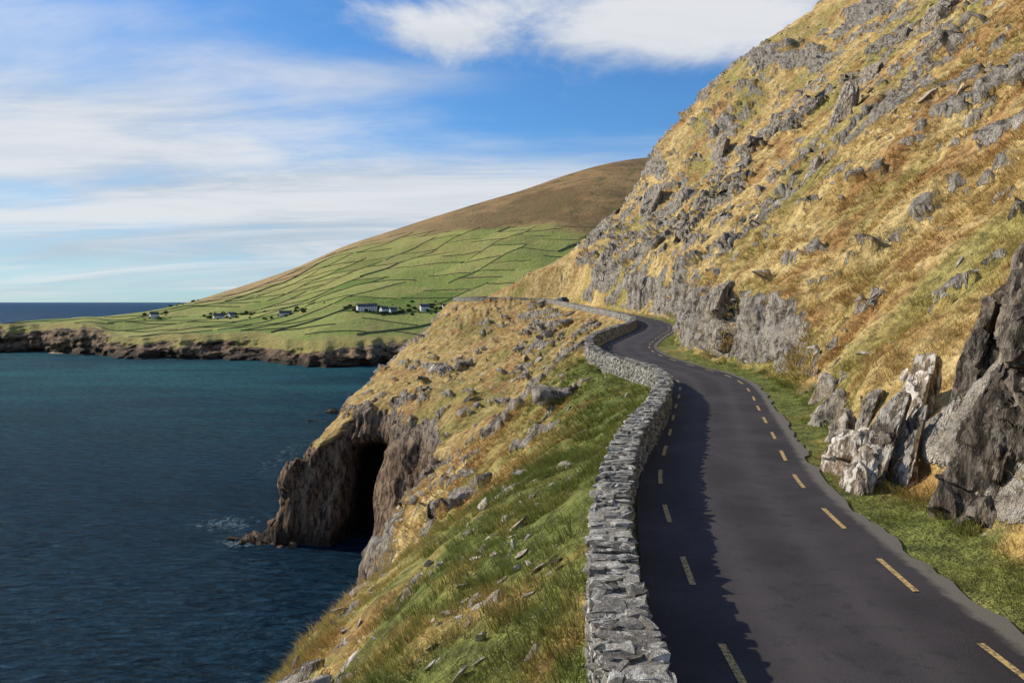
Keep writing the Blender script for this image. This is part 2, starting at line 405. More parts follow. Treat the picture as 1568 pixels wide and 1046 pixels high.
def crag(name,blobs,mat,seed,f=1.6,amp=.6,sub=5,lean=.2,an=.33,jag=.3,cuts=0):
    VV=[];FF=[];TT=[];o=0
    for bi,(cx,cy,rx,ry,h) in enumerate(blobs):
        v,fc=ICO[sub]
        z0=float(terrain(np.array([cx]),np.array([cy]))[0])
        sgn=np.sign(v)*np.abs(v)**.75
        if cuts:
            rr=np.random.default_rng(seed*13+bi);sgn=sgn.copy()
            for q_ in range(cuts):
                n=rr.normal(size=3)*np.array([1,1,.45]);n/=np.linalg.norm(n);d=rr.uniform(.45,.85)
                q=sgn@n;k_=q>d;sgn[k_]-=(q[k_]-d)[:,None]*n
        H=h+.8
        p=sgn*np.array([rx,ry,H])+0.0
        p[:,2]=np.where(v[:,2]<0,p[:,2]*.35,p[:,2])
        p[:,0]+=lean*np.maximum(p[:,2],0)
        p+=np.array([cx,cy,z0-.8])
        s1=slab(p[:,0],p[:,1],p[:,2],f,seed+bi,an)-.5;s2=slab(p[:,0],p[:,1],p[:,2],f*2.9,seed+bi+40,an*1.3)-.5
        lo=fbm(p[:,0]*.5,p[:,1]*.5,p[:,2]*.35,o=4,seed=seed+9)
        hi=fbm(p[:,0]*6,p[:,1]*6,p[:,2]*3,o=3,seed=seed+19)
        d=(s1*1.7+s2*.6+lo*.7+hi*.12)*amp
        nrm=v*np.array([1,1,.5])
        cc=(p[:,0]*.86+p[:,1]*.40-p[:,2]*.30)*f
        ci=np.floor(cc).astype(np.int64);fr=sst(0,.35,cc-ci)
        h0=_h(ci-1,ci*0,ci*0,seed+77);h1=_h(ci,ci*0,ci*0,seed+77)
        jz=h0+(h1-h0)*fr-.6
        p=p+nrm*d[:,None]
        p[:,2]+=np.maximum(v[:,2],0)*jz*jag*h
        VV.append(p);FF.append(fc+o);o+=len(p);TT.append(np.clip(.45+s1*.9+s2*.6,0,1))  # set-back slabs tinted darker, painting crevice shade into the rock colour
    return mk(name,np.vstack(VV),np.vstack(FF),mat,False,{'tint':np.concatenate(TT)})
crag('roadside_crag',[(9.7,16.0,1.35,1.8,4.2),(10.8,14.2,1.5,1.6,3.9),(12.0,16.3,2.0,2.2,3.2),(8.95,15.9,.6,.9,2.0),(10.6,18.4,.9,1.0,2.8)],MRD,3,2.1,.66,7,.22,.16,.30,9)
crag('pale_roadside_rock',[(8.10,19.5,.42,.7,1.1),(8.65,19.9,.60,.8,2.3),(9.3,20.4,.75,.9,2.9),(9.0,18.9,.50,.6,2.1),(8.55,21.3,.5,.7,1.3)],MRW,6,3.2,.36,6,.34,.22,.30,10)
crag('roadside_rock_outcrop',[(9.3,23.6,.30,.5,.8),(9.9,25.6,.4,.8,1.1),(10.6,24.6,.5,.7,1.3),(10.9,28.6,.45,.9,1.1),(11.9,31,.4,1.1,1.0),(12.6,34,.4,1.2,1.2)],MRO,8,4,.30,5,.35,.3,.4,8)
for i,(x,y,rx,ry,h) in enumerate([(49.7,123.3,1.8,3,5.4),(55.2,97.7,1.6,3,3.6),(71.4,133.9,2.0,4,4.8),(62.8,141.5,1.4,3,2.8),(27.2,73.4,.8,1.8,2.2),(48.6,189.5,1.8,6,4.6),(22.3,188.2,1.8,6,3.8),(28.4,56.7,.5,1.0,.45),(15.7,61.1,.7,2.5,1.5),(15.9,47.5,.5,2.0,1.3),(20.5,82,.7,3,1.8),(26,104,.9,3,2.0),(36,172,1.5,5,2.8),(33,196,2.2,6,5.6),
        (-3.3,22,.6,.7,.4),(-2.9,20.5,.5,.6,.35),(-1.5,20,.5,.8,.30),(1.7,28,.55,1.0,.4),(3.7,53,.7,1,.8),(1.8,51,.9,1.2,.8),(-5.2,32,.8,1.2,.45),(-5.5,27,.6,.9,.45)]):
    big=h>2.2
    crag('rock_outcrop',[(x,y,rx,ry,h),(x+rx*.9,y+ry*.5,rx*.7,ry*.7,h*.5),(x-rx*.8,y-ry*.6,rx*.5,ry*.6,h*.35)],MRO,20+i*5,(1.4 if big else 3.2),(.7 if big else .22),5,.3,.2,.5 if big else .3,9)
# ------------------------------------------------------------------ scattered rocks
def scatter_rocks():
    VV=[];FF=[];TT=[];o=0
    r=np.random.default_rng(99)
    n=17000
    Y=11*(20**r.uniform(0,1,n)); X=Xc(Y)+np.where(r.uniform(size=n)<.30,-3.6-r.uniform(0,1,n)**.8*np.interp(Y,[0,60,150],[11,16,40]),4.0+r.uniform(0,1,n)*np.interp(Y,[10,60,200],[18,50,110]))
    dens=fbm(X*.14,Y*.10,o=4,seed=61,g=.6)
    keep=r.uniform(size=n)<np.clip(.20+dens*1.6,.03,1)
    X=X[keep];Y=Y[keep]
    z,rm,D,dl,dr=terrain(X,Y,True)
    for i in range(len(X)):
        if D[i]<3.6 or z[i]<-24: continue
        s=(.07+.0021*Y[i])*math.exp(r.normal()*.6)
        s=min(s,1.3)
        v,f=rock_shape(2,(s*r.uniform(.8,1.9),s*r.uniform(.5,1.0),s*r.uniform(.25,.6)),int(r.integers(1e6)),10,.2,.6,.08)
        v=v@rotm(r.normal()*.3,-.6+r.normal()*.3,r.normal()*.6).T+np.array([X[i],Y[i],z[i]+s*.05])
        VV.append(v);FF.append(f+o);o+=len(v);TT.append(np.full(len(v),r.uniform(.15,1)))
    mk('scattered_rocks',np.vstack(VV),np.vstack(FF),MR,False,{'tint':np.concatenate(TT)})
scatter_rocks()
# ------------------------------------------------------------------ grass
def grass_material(name):
    m,t,b,pos=newmat(name)
    g=attr(t,'gcol','Color')
    t.links.new(g,b.inputs['Base Color'])
    tr=N(t,'ShaderNodeBsdfTranslucent',{'Color':g})
    ms=N(t,'ShaderNodeMixShader',{0:.3,1:b.outputs[0],2:tr.outputs[0]})
    t.links.new(ms.outputs[0],t.nodes['Material Output'].inputs['Surface'])
    return m
MGR=grass_material('dry_grass_blades')
def tufts(name,X,Y,B,Lmin,Lmax,W,seg2,seed):
    r=np.random.default_rng(seed)
    z,rm,D,dl,dr=terrain(X,Y,True)
    side=X>Xc(Y)
    wx=np.interp(Y,WC[:,1][:800],WC[:,0][:800])
    clump=fbm(X*.9,Y*.9,o=2,seed=140)
    ok=(rm<.45)&(z>-30)&(np.where(side,D>2.45+fbm(X*1.5,Y*1.5,o=2,seed=4)*.35,X<wx-.42))&(clump+r.uniform(-.4,.6,len(X))>-.15)
    ok&=~((~side)&(Y>92)&(z<-14))
    X,Y,z,dl,dr=X[ok],Y[ok],z[ok],dl[ok],dr[ok];side=side[ok];clump=clump[ok]
    n=len(X)
    green,rust=regions(X,Y,dl,dr)
    size=r.uniform(Lmin,Lmax,n)*(1+.9*clump)*np.where(side&(dr<.7),.5,1)
    jit=r.normal(size=n)*.5
    base=gcol(X,Y,green,rust,1.05,jit)*r.uniform(.8,1.2,(n,1))
    a=r.uniform(0,6.28,(n,B));rad=r.uniform(0,1,(n,B))*size[:,None]*.5
    bx=X[:,None]+np.cos(a)*rad;by=Y[:,None]+np.sin(a)*rad
    bz=z[:,None]-.04+0*bx
    L=size[:,None]*r.uniform(.55,1.1,(n,B))
    lean=r.uniform(.25,1.0,(n,B))
    la=a+r.normal(size=(n,B))*.5
    dx=np.cos(la)*lean-.35;dy=np.sin(la)*lean-.1
    fa_=r.uniform(0,6.28,(n,B));w=W*size[:,None]*r.uniform(.6,1.3,(n,B))
    wxv=np.cos(fa_)*w;wyv=np.sin(fa_)*w
    hz=np.sqrt(np.maximum(.15,1-.4*lean**2))
    b0=np.stack([bx-wxv,by-wyv,bz],-1);b1=np.stack([bx+wxv,by+wyv,bz],-1)
    tip=np.stack([bx+dx*L*.8,by+dy*L*.8,bz+L*hz*.8],-1)
    if seg2:
        m0=np.stack([bx-wxv*.7+dx*L*.3,by-wyv*.7+dy*L*.3,bz+L*hz*.55],-1)
        m1=np.stack([bx+wxv*.7+dx*L*.3,by+wyv*.7+dy*L*.3,bz+L*hz*.55],-1)
        V=np.stack([b0,b1,m0,m1,tip],2).reshape(-1,3);k=5
        i=np.arange(n*B)*5
        F=np.concatenate([np.stack([i,i+1,i+3],1),np.stack([i,i+3,i+2],1),np.stack([i+2,i+3,i+4],1)])
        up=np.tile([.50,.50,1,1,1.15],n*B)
    else:
        V=np.stack([b0,b1,tip],2).reshape(-1,3);k=3
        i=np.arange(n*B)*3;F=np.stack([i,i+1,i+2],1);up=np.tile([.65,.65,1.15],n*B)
    bl=r.uniform(.75,1.3,n*B)
    c=np.repeat(base,B*k,axis=0)*np.repeat(bl,k)[:,None]*up[:,None]  # shading painted into blade colour: dark root, bright tip
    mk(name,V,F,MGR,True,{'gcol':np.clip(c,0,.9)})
r=np.random.default_rng(5)
n=22000;Y=6+r.uniform(size=n)**1.3*28;X=Xc(Y)-3.1-r.uniform(size=n)*14
n2=22000;Y2=9+r.uniform(size=n2)**1.1*32;X2=Xc(Y2)+2.3+r.uniform(size=n2)**1.2*(6+Y2*.7)
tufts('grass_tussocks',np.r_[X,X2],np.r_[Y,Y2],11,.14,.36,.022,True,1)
n=26000;Y=30*(2.7**r.uniform(size=n));X=Xc(Y)-3.1-r.uniform(size=n)*22
n2=66000;Y2=38*(5.4**r.uniform(size=n2));X2=Xc(Y2)+2.8+r.uniform(size=n2)*(Y2*.62)
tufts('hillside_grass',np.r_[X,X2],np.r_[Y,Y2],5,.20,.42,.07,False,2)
# ------------------------------------------------------------------ stone wall
def cube3():
    vs=[];idx={}
    for i in range(3):
        for j in range(3):
            for k in range(3):
                if i==1 and j==1 and k==1: continue
                idx[(i,j,k)]=len(vs);p=np.array([i-1,j-1,k-1],float)
                q=p/np.linalg.norm(p)*1.35
                vs.append(p*.72+np.clip(q,-1,1)*.28)
    F=[]
    for ax in range(3):
        for sgn in (0,2):
            for u in range(2):
                for w in range(2):
                    c=[]
                    for (du,dw) in ((0,0),(1,0),(1,1),(0,1)):
                        p=[0,0,0];p[ax]=sgn;o=[a for a in range(3) if a!=ax];p[o[0]]=u+du;p[o[1]]=w+dw;c.append(idx[tuple(p)])
                    if (sgn==2)==(ax==1): c=c[::-1]
                    F.append(c)
    return np.array(vs),np.array(F)
CV,CF=cube3()
def stone_wall():
    r=np.random.default_rng(17)
    A=np.r_[0,np.cumsum(np.linalg.norm(np.diff(WC,axis=0),axis=1))];Ltot=A[-1]
    T=np.gradient(WC,axis=0);T/=np.linalg.norm(T,axis=1,keepdims=True)
    zb=np.array([RC[np.argmin((RC[:,0]-p[0])**2+(RC[:,1]-p[1])**2),2] for p in WC])
    sag=fbm(A*.35,A*0,o=3,seed=12)*.06; swa=fbm(A*.5,A*0+3,o=3,seed=13)*.05
    VV=[];FF=[];TT=[];o=[0]
    def stone(s,lat,zc,lx,ly,lz,jit=.12,yaw=.07,tilt=.05):
        x=np.interp(s,A,WC[:,0]);y=np.interp(s,A,WC[:,1]);tx=np.interp(s,A,T[:,0]);ty=np.interp(s,A,T[:,1]);z=np.interp(s,A,zb)
        zc=zc+np.interp(s,A,sag)*max(zc,0);lat=lat+np.interp(s,A,swa)*max(zc,0)
        v=CV*np.array([lx,ly,lz])*.5
        v=v+r.normal(size=v.shape)*np.array([lx,ly,lz])*jit*.5
        v=v@rotm(r.normal()*tilt,r.normal()*tilt,r.normal()*yaw).T
        nx,ny=ty,-tx
        a=v[:,0];b_=v[:,1]+lat
        VV.append(np.stack([x+tx*a+nx*b_,y+ty*a+ny*b_,z+zc+v[:,2]],1));FF.append(CF+o[0]);o[0]+=len(v);TT.append(np.full(len(v),r.uniform()))
    for side in (-1,1):
        for c in range(7):
            s=0
            while s<Ltot-1:
                y=np.interp(s,A,WC[:,1]);sc=1 if y<60 else 1.8
                if sc>1 and c%2: 
                    s+=1;continue
                ln=r.uniform(.10,.40)*sc
                hh=(.135 if sc==1 else .28)*r.uniform(.7,1.25)
                stone(s+ln/2,side*(.215-.010*c+r.normal()*.016),-.03+c*.13+.06+r.normal()*.01,ln*.98,.26,hh,.16)
                s+=ln
    # thin slabs bedded in mortar form the cap
    s=0
    while s<Ltot-1:
        y=np.interp(s,A,WC[:,1]);sc=1 if y<60 else 1.7
        ln=r.uniform(.10,.36)*sc
        k=int(r.choice([1,2,3,4],p=[.15,.38,.32,.15]))
        ws=r.dirichlet(np.ones(k)*3.5)*.64;p=-.32+r.normal()*.02
        for w_ in ws:
            stone(s+ln/2+r.normal()*.06,p+w_/2,.905+r.normal()*.015,ln*r.uniform(.85,1.3),w_*r.uniform(.9,1.12),r.uniform(.07,.14),.16,.25,.055)
            p+=w_
        s+=ln
    q,_,_=offset_curve(np.c_[WC,zb],swa*.9-.27);q2,_,_=offset_curve(np.c_[WC,zb],swa*.9+.27)
    tp=zb+.92*(1+sag)
    ring=np.stack([np.c_[q,zb-.6],np.c_[q,tp],np.c_[q2,tp],np.c_[q2,zb-.6]],1)
    core=ring.reshape(-1,3);cf=gridfaces(len(WC),4)
    VV.append(core);TT.append(np.full(len(core),.3));F2=cf+o[0]
    m,t,b,pos=newmat('rubble_wall_stone')
    ti=attr(t,'tint')
    n1=noise(t,pos,5,5,.7);n2=noise(t,pos,4.0,5,.8,.6);n3=noise(t,pos,28,3,.75)
    c=mix(t,ti,(.085,.080,.072),(.34,.32,.28))
    c=mix(t,sstep(t,n1,.4,.65),c,mix(t,ti,(.17,.158,.138),(.42,.40,.35)))
    c=mix(t,M(t,'MULTIPLY',sstep(t,n2,.53,.57),.80),c,(.66,.65,.59))
    c=mix(t,M(t,'MULTIPLY',sstep(t,noise(t,pos,6,3,.7),.57,.66),.65),c,(.085,.078,.035))
    c=mix(t,1.0,c,mix(t,n3,(.35,.35,.35),(1.55,1.55,1.55)),'MULTIPLY')
    t.links.new(c,b.inputs['Base Color']);bump(t,b,M(t,'ADD',n1,M(t,'MULTIPLY',n3,.7)),1.0,.05)
    V=np.vstack(VV)
    mk('stone_wall',V,np.vstack(FF+[F2]),m,False,{'tint':np.concatenate(TT)})
stone_wall()
# ------------------------------------------------------------------ far land across the bay
def pf(px): return (px-784)/1231.
FT=np.array([ # bearing, shoreline distance, cliff-top height, ridge height, ridge distance
 (-200,700,-18,-19,800),(0,693,-17.6,-18,800),(60,715,-15,-14,830),(110,705,-16,-13,850),(140,652,-15,-13,880),(170,637,-24,-11.5,910),(230,622,-25,-7,960),(300,620,-22,5.5,1050),(380,600,-21.6,29,1150),
 (450,560,-23.5,54,1220),(540,535,-22.8,99.5,1300),(590,565,-23,118.8,1340),(640,590,-23,141,1380),(720,610,-22,175,1430),(800,620,-22,211.6,1500),(870,640,-22,250,1550),(930,640,-22,280,1600),(990,640,-20,301,1650),(1060,640,-20,314,1700),(1200,640,-20,317,1750)])
us=np.linspace(pf(-190),pf(1190),1100)
px=us*1231+784
def sm(a,k=9):
    kk=np.ones(k)/k;return np.convolve(np.pad(a,k//2,mode='edge'),kk,mode='valid')
Yc0=sm(np.interp(px,FT[:,0],FT[:,1]),51)
Yc_=Yc0+fbm(px*.02,px*0,o=3,seed=70,g=.5)*30
Zb0=sm(np.interp(px,FT[:,0],FT[:,2]),25)
Zb=Zb0+fbm(px*.015,px*0+5,o=3,seed=71)*4
Zrd=sm(np.interp(px,FT[:,0],FT[:,3]),41);Yrd=np.interp(px,FT[:,0],FT[:,4])
CW=34
Yb_=Yc_+CW
def farz(X,Y):
    u=X/Y
    yc=np.interp(u,us,Yc_);zb=np.interp(u,us,Zb);zb0=np.interp(u,us,Zb0);zr_=np.interp(u,us,Zrd);yr=np.interp(u,us,Yrd);yb=yc+CW
    yb0=np.interp(u,us,Yc0)+CW
    t=(Y-yb)/(yr-yb)
    t0=np.clip((Y-yb0)/(yr-yb0),0,1);tt=np.clip(t,0,1)
    z=zb0+(zb-zb0)*np.exp(-np.maximum(Y-yb,0)/25)+(zr_-zb0)*(t0**1.12*.8+.2*sst(0,1,t0))
    z=z+fbm(X*.008,Y*.006,o=4,seed=81)*10*np.clip(tt*(1-tt)*4,0,1)
    z=np.where(t>1,zr_-(Y-yr)*(.12+.25*np.clip((zr_+20)/60,0,.6))-np.where(zr_<0,(Y-yr)*.5,0),z)
    return z,t
tc=np.linspace(0,1,34); tf=np.linspace(0,1,150)[1:]; tb=np.linspace(0,1,14)[1:]
Ur=us[None,:]
cp=np.interp(tc,[0,.5,1],[0,.30,1])
frac=np.interp(tc,[0,.12,.5,.75,1],[0,.17,.60,.84,1])
Ycl=Yc_[None,:]+cp[:,None]*(CW+2)-2
Zcl=-46+(Zb[None,:]+46)*frac[:,None]
Yf=Yb_[None,:]+tf[:,None]*(Yrd-Yb_)[None,:]
Ybk=Yrd[None,:]+tb[:,None]*260
Xcl=Ycl*Ur
win=np.interp(tc,[0,.15,.6,1],[.5,1,.7,0])[:,None]
nz=fbm(Xcl*.03,Zcl*.10,o=5,seed=90,g=.6)*22*win+fbm(Xcl*.12,Zcl*.25,o=4,seed=91,g=.6)*6*win
Ycl=Ycl+nz; Xcl=Ycl*Ur
Zf,_=farz(Yf*Ur,Yf);Zk,_=farz(Ybk*Ur,Ybk)
Xa=np.vstack([Xcl,Yf*Ur,Ybk*Ur]);Ya=np.vstack([Ycl,Yf,Ybk]);Za=np.vstack([Zcl,Zf,Zk])
rk0=1-sst(.60,.88,tc[:,None]+fbm(Xcl*.03,Zcl*.10,o=5,seed=98,g=.65)*.55)
crock=np.vstack([rk0,np.zeros_like(Zf),np.zeros_like(Zk)])
rim=np.vstack([np.repeat(sst(0,.5,tc)[:,None],len(us),1),np.maximum(0,1-(Yf-Yb_[None,:])/30),np.zeros_like(Zk)])
moor=sst(90,120,Za+fbm(Xa*.01,Ya*.01,o=4,seed=96)*38)
rid=np.vstack([np.zeros_like(Zcl),np.repeat(tf[:,None],len(us),1),np.ones_like(Zk)])
moor=np.maximum(moor,sst(.78,.88,rid+fbm(Xa*.01,Ya*.01,o=3,seed=97)*.1)*sst(-6,14,Za))
gold=sst(.55,.9,rid)*(1-sst(60,190,Za))
# field colours in the same frame as the field walls
fa0=math.atan2(1,.55);fca,fsa=math.cos(fa0),math.sin(fa0)
def field_cell(X,Y):
    s=(Y-540)/fsa; p=X-fca*s+120
    i=np.floor((p+560)/48).astype(np.int64);h=_h(i,i*0,i*0,5)
    j=np.floor((s-30)/68+h*3).astype(np.int64)
    return _h(i,j,i*0,9)
fcell=field_cell(Xa,Ya)
def far_material():
    m,t,b,pos=newmat('coastal_fields')
    rk=attr(t,'rock');mo=attr(t,'moor');go=attr(t,'gold');ri=attr(t,'rim');vc=attr(t,'cell')
    n1=noise(t,pos,.03,5,.7);n2=noise(t,pos,.25,3,.7);n5=noise(t,mp(t,pos,(1,1,1),(0,0,0),(5,5,5)),.006,4,.65)
    g=mix(t,vc,(.15,.235,.035),(.42,.43,.12))
    g=mix(t,M(t,'MULTIPLY',sstep(t,n1,.50,.62),.55),g,(.38,.31,.115))
    g=mix(t,M(t,'MULTIPLY',sstep(t,n5,.52,.64),.30),g,(.34,.26,.10))
    g=mix(t,M(t,'MULTIPLY',sstep(t,M(t,'ADD',ri,M(t,'SUBTRACT',n1,.5)),.5,.9),.75),g,(.36,.29,.10))
    mc=mix(t,sstep(t,n5,.42,.60),(.21,.135,.055),(.37,.235,.10))
    mc=mix(t,sstep(t,n1,.48,.66),mc,(.15,.125,.045))
    mc=mix(t,M(t,'MULTIPLY',go,.75),mc,(.50,.36,.165))
    c=mix(t,mo,g,mc)
    c=mix(t,1.0,c,mix(t,n2,(.60,.60,.60),(1.4,1.4,1.4)),'MULTIPLY')
    z=N(t,'ShaderNodeSeparateXYZ',{0:pos}).outputs[2]
    r1=noise(t,mp(t,pos,(.10,.10,.22)),1,6,.75)
    rc=mix(t,sstep(t,r1,.40,.62),(.055,.038,.027),(.33,.225,.13))
    rc=mix(t,sstep(t,M(t,'ADD',z,M(t,'MULTIPLY',n2,8)),-28,-36),rc,(.028,.023,.018))
    c=mix(t,sstep(t,M(t,'ADD',rk,M(t,'MULTIPLY',M(t,'SUBTRACT',r1,.5),1.4)),.4,.6),c,rc)
    t.links.new(c,b.inputs['Base Color'])
    bump(t,b,M(t,'ADD',n2,M(t,'MULTIPLY',r1,1.5)),.9,3.0)
    return m
mk('far_coast_hill',np.stack([Xa,Ya,Za],-1).reshape(-1,3),gridfaces(*Xa.shape),far_material(),True,{'rock':crock.ravel(),'moor':moor.ravel(),'gold':gold.ravel(),'rim':rim.ravel(),'cell':fcell.ravel()})
def beach():
    n=24;xx=np.linspace(-400,-362,n);V=[];
    for k in range(6):
        q=k/5
        V.append(np.c_[xx,690-4*np.sin(np.linspace(0,math.pi,n))+q*30,np.full(n,SEA-.3+q*3.8)])
    V=np.stack(V,0).reshape(-1,3)
    mk('sand_beach',V,gridfaces(6,n),simple('pale_sand',(.42,.34,.23),.9,.1,.1,.5),True)
beach()
def field_walls():
    VV=[];FF=[];o=0;r=np.random.default_rng(3)
    def line(x0,y0,dx,dy,L,w=.24,h=.65):
        nonlocal o
        n=int(L/7)+2;s=np.linspace(0,L,n)
        wv=fbm(s*.015+x0,s*0+y0,o=3,seed=4)*5.5
        X=x0+dx*s-dy*wv;Y=y0+dy*s+dx*wv
        z,t=farz(X,Y)
        ok=(t>.03)&(t<.90)&(z<112)&(z>-32)
        i=0
        while i<n:
            if not ok[i]: i+=1;continue
            j=i
            while j<n and ok[j]: j+=1
            if j-i>2:
                xx,yy,zz=X[i:j],Y[i:j],z[i:j]
                a=np.stack([xx-dy*w,yy+dx*w,zz-1],1);b_=np.stack([xx-dy*w*.6,yy+dx*w*.6,zz+h],1);c=np.stack([xx+dy*w*.6,yy-dx*w*.6,zz+h],1);d=np.stack([xx+dy*w,yy-dx*w,zz-1],1)
                V=np.stack([a,b_,c,d],1).reshape(-1,3);VV.append(V);FF.append(gridfaces(j-i,4)+o);o+=len(V)
            i=j
    ca,sa=fca,fsa
    for k in range(23):
        p=-560+k*48; st=0
        while st<820:
            L=r.choice([70,120,180])
            if r.uniform()<.78:
                bg_=r.uniform()<.18
                line(p+ca*st-120+r.normal()*2,540+sa*st,ca,sa,L,.5 if bg_ else .24,1.2 if bg_ else r.uniform(.45,.8))
            st+=L
    for i in range(23):
        h=float(_h(np.int64(i),np.int64(0),np.int64(0),5))
        for j in range(-4,14):
            st=30+68*(j-h*3)
            if st<10: continue
            p=-560+i*48
            if r.uniform()<.72: line(p+ca*st-120,540+sa*st,1,0,48,.24,r.uniform(.4,.8))
            if r.uniform()<.2: line(p+ca*(st+30)-120,540+sa*(st+30),1,0,48)
    line(60,1000,.55,.83,500,.8,1.8)
    mk('field_walls',np.vstack(VV),np.vstack(FF),simple('field_wall_stone',(.17,.16,.10),.95,.1,.3,.2))
field_walls()
# ------------------------------------------------------------------ cottages
MW=simple('white_render',(.72,.71,.68),.85,.2,.04);MRo=simple('slate_roof',(.10,.10,.11),.7,.3,.15);MD=simple('window_glass',(.03,.035,.04),.3,.5,.1);MCh=simple('chimney_stone',(.35,.33,.3),.9,.1)
def box(x0,x1,y0,y1,z0,z1):
    v=np.array([(x,y,z) for z in (z0,z1) for (x,y) in ((x0,y0),(x1,y0),(x1,y1),(x0,y1))],float)
    f=np.array([(0,3,2,1),(4,5,6,7),(0,1,5,4),(1,2,6,5),(2,3,7,6),(3,0,4,7)]);return v,f
def cottage(x,y,L=11,W=6,H=3.0,rot=0,two=False,grey=False):
    z=float(farz(np.array([x]),np.array([y]))[0][0])-.1
    e=bpy.data.objects.new('cottage',None);scene.collection.objects.link(e);e.location=(x,y,z);e.rotation_euler=(0,0,rot)
    if two: H*=1.5
    rh=W*.42
    v=np.array([(-L/2,-W/2,-1.5),(L/2,-W/2,-1.5),(L/2,W/2,-1.5),(-L/2,W/2,-1.5),(-L/2,-W/2,H),(L/2,-W/2,H),(L/2,W/2,H),(-L/2,W/2,H),(-L/2,0,H+rh),(L/2,0,H+rh)])
    f4=np.array([(0,1,5,4),(2,3,7,6),(3,0,4,7),(1,2,6,5)]);f3=np.array([(4,7,8),(5,9,6)])
    mk('walls',v,[f4,f3],MW if not grey else MCh,False,None,e)
    ov=.35
    v=np.array([(-L/2-ov,-W/2-ov,H-.15),(L/2+ov,-W/2-ov,H-.15),(L/2+ov,0,H+rh+.12),(-L/2-ov,0,H+rh+.12),(L/2+ov,W/2+ov,H-.15),(-L/2-ov,W/2+ov,H-.15)])
    v2=v.copy();v2[:,2]+=.2
    V=np.vstack([v,v2]);mk('roof',V,np.array([(6,7,8,9),(9,8,10,11),(0,3,2,1),(3,5,4,2),(0,1,7,6),(5,11,10,4)]),MRo,False,None,e)
    for sx in (-1,1):
        bv,bf=box(sx*(L/2-.6)-.4,sx*(L/2-.6)+.4,-.35,.35,H+rh-.6,H+rh+1.1);mk('chimney',bv,bf,MCh,False,None,e)
    VV=[];FF=[];o=0
    for fl in range(2 if two else 1):
        for i,wx in enumerate(np.linspace(-L/2+1.4,L/2-1.4,4)):
            door=(i==2 and fl==0)
            z0=0.05 if door else .9+fl*2.1
            bv,bf=box(wx-.4,wx+.4,-W/2-.05,-W/2+.1,z0,1.8+fl*2.1);VV.append(bv);FF.append(bf+o);o+=8
    mk('windows_and_door',np.vstack(VV),np.vstack(FF),MD,False,None,e)
def ground_at(c,py):
    Y=np.arange(600,1100,3.0);X=pf(c)*Y;z,t=farz(X,Y)
    i=np.argmin(np.abs((z-4.5)/Y-(462-py)/1231.))
    return X[i],Y[i]
HS=((335,487,10,.5,False),(354,485,6,.9,False),(437,483,11,.3,False),(555,476,10,.5,True),(570,475,8,.3,True),(588,479,7,.7,True),(602,479,6,.4,False),(650,476,8,.4,True),(236,487,8,.6,True),(247,487,6,1.2,False),(262,480,8,.4,False),(275,478,6,.4,False),(682,474,6,.5,False))
for (c,py,L,rot,two) in HS:
    x,y=ground_at(c,py);cottage(x,y,L,5.2,2.4,rot,two)
def shrubs():
    VV=[];FF=[];o=0;r=np.random.default_rng(8)
    for k in range(220):
        h=HS[r.integers(len(HS))];x,y=ground_at(h[0],h[1])
        x+=r.normal()*13;y+=8+r.normal()*12
        z=float(farz(np.array([x]),np.array([y]))[0][0]);s=r.uniform(.6,1.9)
        v,f=rock_shape(2,(s*1.4,s,s),int(r.integers(1e5)),2,.8,.95,.35,4)
        VV.append(v+np.array([x,y,z+s*.4]));FF.append(f+o);o+=len(v)
    mk('distant_shrubs',np.vstack(VV),np.vstack(FF),simple('shrub_leaves',(.045,.06,.02),.9,.1,.3,.5))
shrubs()
# ------------------------------------------------------------------ sea rocks
MSR=rock_material('wet_sea_rock',(.02,.018,.015),(.14,.10,.065),(.25,.20,.14),.2,(.20,.12,.06))
def searock(x,y,R,h,n,seed):
    rr=np.random.default_rng(seed);VV=[];FF=[];TT=[];o=0
    for i in range(n):
        px_=x+rr.normal()*R;py_=y+rr.normal()*R*.5;s=h*rr.uniform(.35,1)
        v,f=rock_shape(3,(s*1.3,s,s*.9),seed*31+i,14,.3,.75,.12,2.5)
        VV.append(v@rotm(0,.4,rr.normal()).T+np.array([px_,py_,SEA-s*.15]));FF.append(f+o);o+=len(v);TT.append(np.full(len(v),rr.uniform(.2,.9)))
    mk('sea_rock',np.vstack(VV),np.vstack(FF),MSR,False,{'tint':np.concatenate(TT)})
searock(-74,322,4.5,2.6,9,21);searock(-71,298,3,1.8,7,22);searock(-47.5,150,2.2,2.2,12,23);searock(-43,147,2.5,1.6,10,24);searock(-62,345,3,3,6,25)
